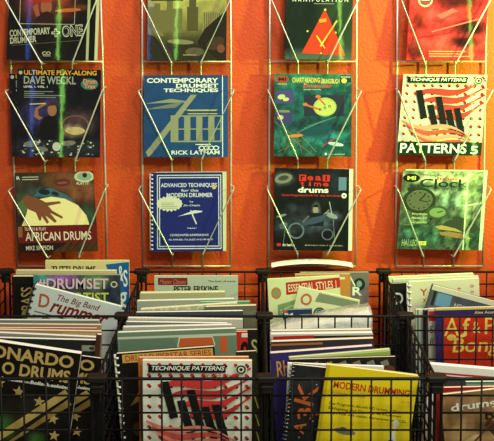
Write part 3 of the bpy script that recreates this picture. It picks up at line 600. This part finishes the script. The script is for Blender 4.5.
# third rear bin
EM = [EL(.5, .5, .1, .1, (40, 60, 50))]
bin_book('mauve grey book with dark disc and white letters, back of the third rear bin', (300, 272.5), (369, 272.2), 6.70, (120, 108, 104), [EL(.86, .895, .085, .055, (30, 46, 44)), EL(.86, .90, .04, .028, (130, 150, 140)), T('R', .76, .80, .90, .875, WHT, b=.03), T('E', .60, .80, .73, .875, WHT, b=.03), LN(.72, .97, .80, .88, .02, WHT)], t=.008)
bin_book('plain orange book between two pale songbooks and the mauve book, third rear bin', (295, 274.3), (350.5, 274), 6.63, (196, 128, 62), [Q(.78, .955, .9, .975, (226, 216, 180))], t=.008)
ess = [PL([(.25, .86), (.25, .965), (1, .985), (1, .90)], (186, 44, 38)), T('ESSENTIAL STYLES 1', .28, .89, .95, .955, (226, 214, 184), 2, b=.01), PL([(.12, .68), (.12, .78), (.46, .83), (.46, .73)], (128, 152, 112)), LN(.15, .73, .43, .79, .010, (206, 214, 180)), LN(.15, .71, .40, .765, .006, (206, 214, 180)), RING(.11, .88, .07, .05, .4, (190, 120, 70)), EL(.11, .88, .04, .03, (130, 150, 110)), *lines(.55, .95, .83, .03, 2, (150, 150, 120), .008, .1)]
bin_book('cream songbook with a red title banner, upright in the third rear bin', (267.5, 279.3), (339.5, 275.5), 6.52, (216, 216, 170), ess, t=.007)
ess2 = [RING(.16, .90, .09, .055, .4, (190, 110, 70)), PL([(.30, .90), (.34, .985), (.98, .985), (.98, .92)], (128, 138, 110)), EL(.42, .80, .10, .06, (120, 160, 150)), EL(.42, .81, .05, .03, (50, 80, 84)), RING(.42, .80, .10, .06, .25, (60, 70, 60)), EL(.13, .80, .08, .05, (226, 222, 200)), *lines(.5, .95, .80, .03, 4, (150, 150, 120), .008, .1), Q(.0, .66, .12, .70, (180, 80, 50))]
bin_book('cream songbook with a globe emblem, leaning right in front of the red-banner songbook', (299, 286.5), (360, 300.5), 6.36, (218, 216, 174), ess2, t=.006)
bin_book('small dark blue booklet at the left of the third rear bin', (283, 310), (312, 309), 6.22, (34, 54, 92), [T('B4', .05, .94, .35, .97, WHT), Q(.0, .97, .15, 1, (180, 80, 50))], t=.006, name='booklet', cat='booklet')
# film-wrapped bundle
d0, d1 = 5.90, 6.14
YA, YB = D(d0), D(d1)
prof = [(268, 321.5), (285, 318), (300, 314.5), (320, 310.5), (340, 306.5), (358, 303), (372.5, 300.5)]
org = P(320, 316, YA); org.z = 0.012
t = thing('wrapped_book_bundle', 'bundle of pale booklets wrapped in crumpled clear plastic, front of the third rear bin', 'book bundle', org)
pl_ = [Vector((P(x, y, YA).x, YA, P(x, y, YB).z-.003))-org for x, y in prof]
nb = 5
for i in range(nb):
    bm = bmesh.new(); ya = .004+(YB-YA-.008)*i/nb; yb = ya+(YB-YA-.008)/nb-.0015
    f1, f2 = [], []
    dz = -.006 - .004*((i*2) % 3)
    pts = [(pl_[0].x+.003, 0)] + [(p.x*.985, p.z+dz) for p in pl_] + [(pl_[-1].x-.003, 0)]
    f1 = [bm.verts.new((x, ya, z)) for x, z in pts]; f2 = [bm.verts.new((x, yb, z)) for x, z in pts]
    bm.faces.new(f1[::-1]); bm.faces.new(f2)
    for j in range(len(pts)): bm.faces.new((f1[j], f1[(j+1) % len(pts)], f2[(j+1) % len(pts)], f2[j]))
    obj('booklet', bm, M['paper'] if i % 2 else M['white'], t)
bm = bmesh.new(); nx, ny = 40, 8; cols = []
def topz(x):
    for a, b in zip(pl_, pl_[1:]):
        if x <= b.x: return a.z+(b.z-a.z)*(x-a.x)/(b.x-a.x)
    return pl_[-1].z
for i in range(nx+1):
    x = pl_[0].x+(pl_[-1].x-pl_[0].x)*i/nx; z = topz(x); row = []
    for j, (yy, zz) in enumerate([(-.004, z-.14), (-.004, z-.08), (-.004, z-.04), (-.004, z-.015), (.001, z), (.02, z+.003), (.045, z+.004), (YB-YA-.004, z+.002), (YB-YA+.002, z-.02), (YB-YA+.002, z-.09)]):
        n1 = noise.noise((x*30, yy*40, zz*30)); row.append(bm.verts.new((x, yy-.002*abs(n1), zz+(.004*n1 if 3 < j < 8 else 0))))
    cols.append(row)
for i in range(nx):
    for j in range(len(cols[0])-1): bm.faces.new((cols[i][j], cols[i+1][j], cols[i+1][j+1], cols[i][j+1]))
obj('plastic_wrap', bm, M['film'], t, True)
# third front bin
bin_book('white booklet seen as a page edge, last at the back of the third front bin', (271, 331), (372, 329.5), 5.66, (170, 164, 140), (), t=.012, pages='white')
bin_book('white book with a red front edge, middle of the third front bin', (271, 334.5), (373, 333), 5.53, (196, 196, 180), [PL([(.02, .955), (.02, .985), (.42, .99), (.42, .965)], (186, 40, 36)), Q(.42, .962, 1, .985, (40, 36, 40))], t=.014, pages='white')
bin_book('dark-covered book with thick cream page block, middle of the third front bin', (271, 342), (374, 338.5), 5.42, (60, 50, 56), [Q(0, .97, .5, .985, (176, 110, 60))], t=.014)
bin_book('purple book with an orange script title, third front bin', (270, 353.5), (373, 346), 5.29, (58, 48, 108), [T('Rh', .05, .82, .16, .94, (214, 150, 60), 4, sh=.08, b=.01), T('ythm', .17, .82, .5, .92, (214, 150, 60), 4, sh=.08)], t=.014)
bin_book('lime green book slanting up to the right, third front bin', (289, 357.5), (390, 349), 5.19, (150, 176, 70), [Q(.0, .985, 1, 1, (206, 216, 150))], t=.008)
bin_book('black book with grey film-strip blotches, third front bin', (289, 359.5), (396, 356.5), 5.12, (34, 32, 30), [*[Q(.08+.13*i, .935, .15+.13*i, .975, (126, 120, 100), 20) for i in range(7)], EL(.94, .90, .05, .04, (96, 60, 46))], t=.007)
bin_book('white sheet music booklet behind the yellow book, third front bin', (288, 363.3), (384, 366.5), 5.065, (228, 230, 222), (), t=.006, pages='white')
OR = (206, 104, 48)
bin_book('black coil-bound book with orange letters running upwards, third front bin', (292.5, 364.5), (392, 374.5), 5.00, paint((34, 34, 34), [(.3, .8, .3, .2, (54, 54, 54), .6)], .3, 14, 6),
    [*[EL(random.Random(i).random()*.9+.05, random.Random(i+50).random()*.9+.05, .006, .005, (190, 190, 180)) for i in range(30)], T('K', .06, .73, .28, .87, OR, 80, b=.0), T('3', .12, .60, .24, .71, OR, 96, b=.01), T('A', .08, .51, .20, .59, OR, 80, b=.01), T('J', .30, .61, .38, .69, OR, 90, b=.01)], coil='coil', t=.009, n=24)
INK = (60, 56, 20)
bin_book('bright yellow book with red capitals leaning right, front of the third front bin', (327, 364.5), (418.8, 376), 4.925, (232, 206, 30),
    [T('MODERN DRUMMING', .10, .845, .93, .895, (196, 60, 30), b=.03), T('Schlagzeugschule', .09, .795, .46, .825, (216, 130, 50)), T('mit CD', .85, .80, .95, .82, (216, 130, 50)), Q(.0, 0, .035, 1, (206, 176, 30)),
     *[T(s, .08, .725-.033*i, .93-.06*(i % 2), .748-.033*i, INK, b=.012) for i, s in enumerate(('Das Programm die mit CD lernen, 2 Play und', 'Schlagzeug und Grooves, 48 Rhythmen', 'und Profi mit vielen Beispielen auf CD'))],
     PL([(.74, .44), (.79, .60), (.83, .64), (.84, .56), (.88, .50), (.86, .40), (.76, .40)], (226, 224, 210)), EL(.83, .655, .035, .022, (226, 224, 210)), EL(.80, .52, .03, .02, (120, 120, 110)), EL(.29, .555, .12, .022, (110, 112, 100), -5), EL(.27, .57, .04, .014, (80, 80, 70))], t=.009, mtl='gloss', side=(214, 184, 30))
# fourth rear bin
bin_book('cream songbook with rounded top, last at the back of the rightmost rear bin', (389, 277.5), (474, 273.8), 6.66, (214, 208, 170), (), t=.012)
bin_book('pale grey songbook just in front of the rearmost one, rightmost rear bin', (393, 279.5), (479, 276.3), 6.57, (200, 204, 180), [Q(0, .94, .3, .97, (110, 124, 124))], t=.010)
bin_book('black book with one big white letter, left of the rightmost rear bin', (391, 283.5), (440, 281.5), 6.48, (30, 30, 30), [T('D', .06, .82, .24, .92, WHT, b=.015), T('R', .3, .82, .5, .92, WHT, b=.01)], t=.008)
CR = (176, 60, 50)
bin_book('cream comb-bound songbook with red characters, middle of the rightmost rear bin', (409, 282), (479, 278.5), 6.38, (220, 214, 176), [T('Y', .15, .885, .26, .94, CR, b=.02), T('I', .29, .885, .32, .94, CR, b=.02), T('X', .18, .83, .24, .865, CR), T('+', .68, .915, .74, .94, CR), T('0', .87, .93, .92, .955, CR), T('o', .87, .885, .92, .905, CR)], comb='combw', t=.010)
bin_book('slate book with a pale blue square, tilted in the rightmost rear bin', (433, 285), (503, 304), 6.24, paint((72, 78, 84), [(.2, .88, .2, .1, (96, 100, 100), .8)], .2, 8, 3), [Q(.10, .84, .30, .95, (104, 150, 176)), Q(.0, .96, 1, 1, (206, 206, 180)), T('NEW BASS BOOK', .36, .86, .95, .90, (196, 196, 180)), Q(.04, .83, .08, .96, (40, 40, 40))], t=.012)
bin_book('white and green booklet end, left front of the rightmost rear bin', (416, 309.5), (460, 308.5), 6.12, (206, 206, 186), [Q(.02, 0, .06, 1, (90, 140, 110))], t=.007, pages='white')
bin_book('black booklet end between the white and red ones, rightmost rear bin', (423.5, 310), (470, 309), 6.06, (34, 32, 34), (), t=.007, pages='white')
bin_book('red-edged white booklet beside the large red script book, rightmost rear bin', (428.5, 308.8), (490, 307.5), 6.00, (206, 196, 176), [Q(.0, .90, .12, .98, (190, 46, 40)), T('S', .02, .80, .07, .86, (60, 50, 50)), T('8', .02, .70, .07, .76, (60, 50, 50))], t=.007, pages='white')
YS = (226, 200, 96)
bin_book('large purple and red book with yellow script title, front of the rightmost rear bin', (435.5, 308.5), (528, 306), 5.92, (46, 40, 96),
    [Q(.0, .985, 1, 1, (206, 196, 60)), PL([(.08, .90), (.10, .935), (1, .94), (1, .0), (.10, .0)], (196, 50, 30)), T('Alex Acuna', .42, .95, .66, .972, (216, 200, 120)),
     T('A', .09, .785, .25, .925, YS, 0, sh=.06, b=.0), T('f', .29, .79, .37, .92, YS, sh=.06, b=.01), T('&', .40, .80, .48, .89, YS, b=.0), T('P', .53, .79, .64, .92, YS, sh=.06, b=.0), T('ercussion', .65, .79, .97, .86, YS, sh=.05), EL(.17, .77, .05, .025, YS), EL(.30, .785, .04, .014, YS, 20),
     T('Bongo', .17, .615, .80, .765, YS, sh=.05, b=.008)], t=.010, mtl='gloss')
# fourth front bin
bin_book('white book with a red line along its cover, rear of the rightmost front bin', (431, 364.5), (535, 373), 5.30, (228, 226, 214), [Q(0, .92, 1, .938, (190, 44, 40)), Q(0, .80, 1, .91, (60, 60, 60))], t=.014, pages='white')
bin_book('teal book barely rising behind the brown drum book, rightmost front bin', (466, 382), (540, 381), 5.12, (60, 116, 100), [Q(0, .96, 1, .985, (110, 160, 140))], t=.008)
bin_book('red book showing as a strip left of the brown drum book, rightmost front bin', (434.5, 388), (520, 386), 5.04, (150, 40, 34), (), t=.008)
bin_book('brown book with white hand lettering, front of the rightmost front bin', (440.5, 395), (541, 384.5), 4.93,
    paint((150, 116, 76), [(.2, .62, .2, .15, (186, 150, 100), .8), (.4, .75, .15, .1, (110, 80, 50), .8), (.5, .5, .2, .2, (176, 140, 92), .7), (.1, .85, .1, .1, (120, 90, 56), .8)], .25, 7, 11),
    [T('drumgroove', .09, .85, .98, .93, WHT, 2, b=.02), T('book', .42, .76, .85, .83, (30, 26, 20), b=.02), PL([(.40, .72), (.46, .78), (.56, .66), (.5, .62)], (70, 50, 34)), EL(.25, .60, .12, .03, (200, 170, 120), 30), LN(.1, .45, .5, .75, .02, (96, 66, 40))], t=.009)
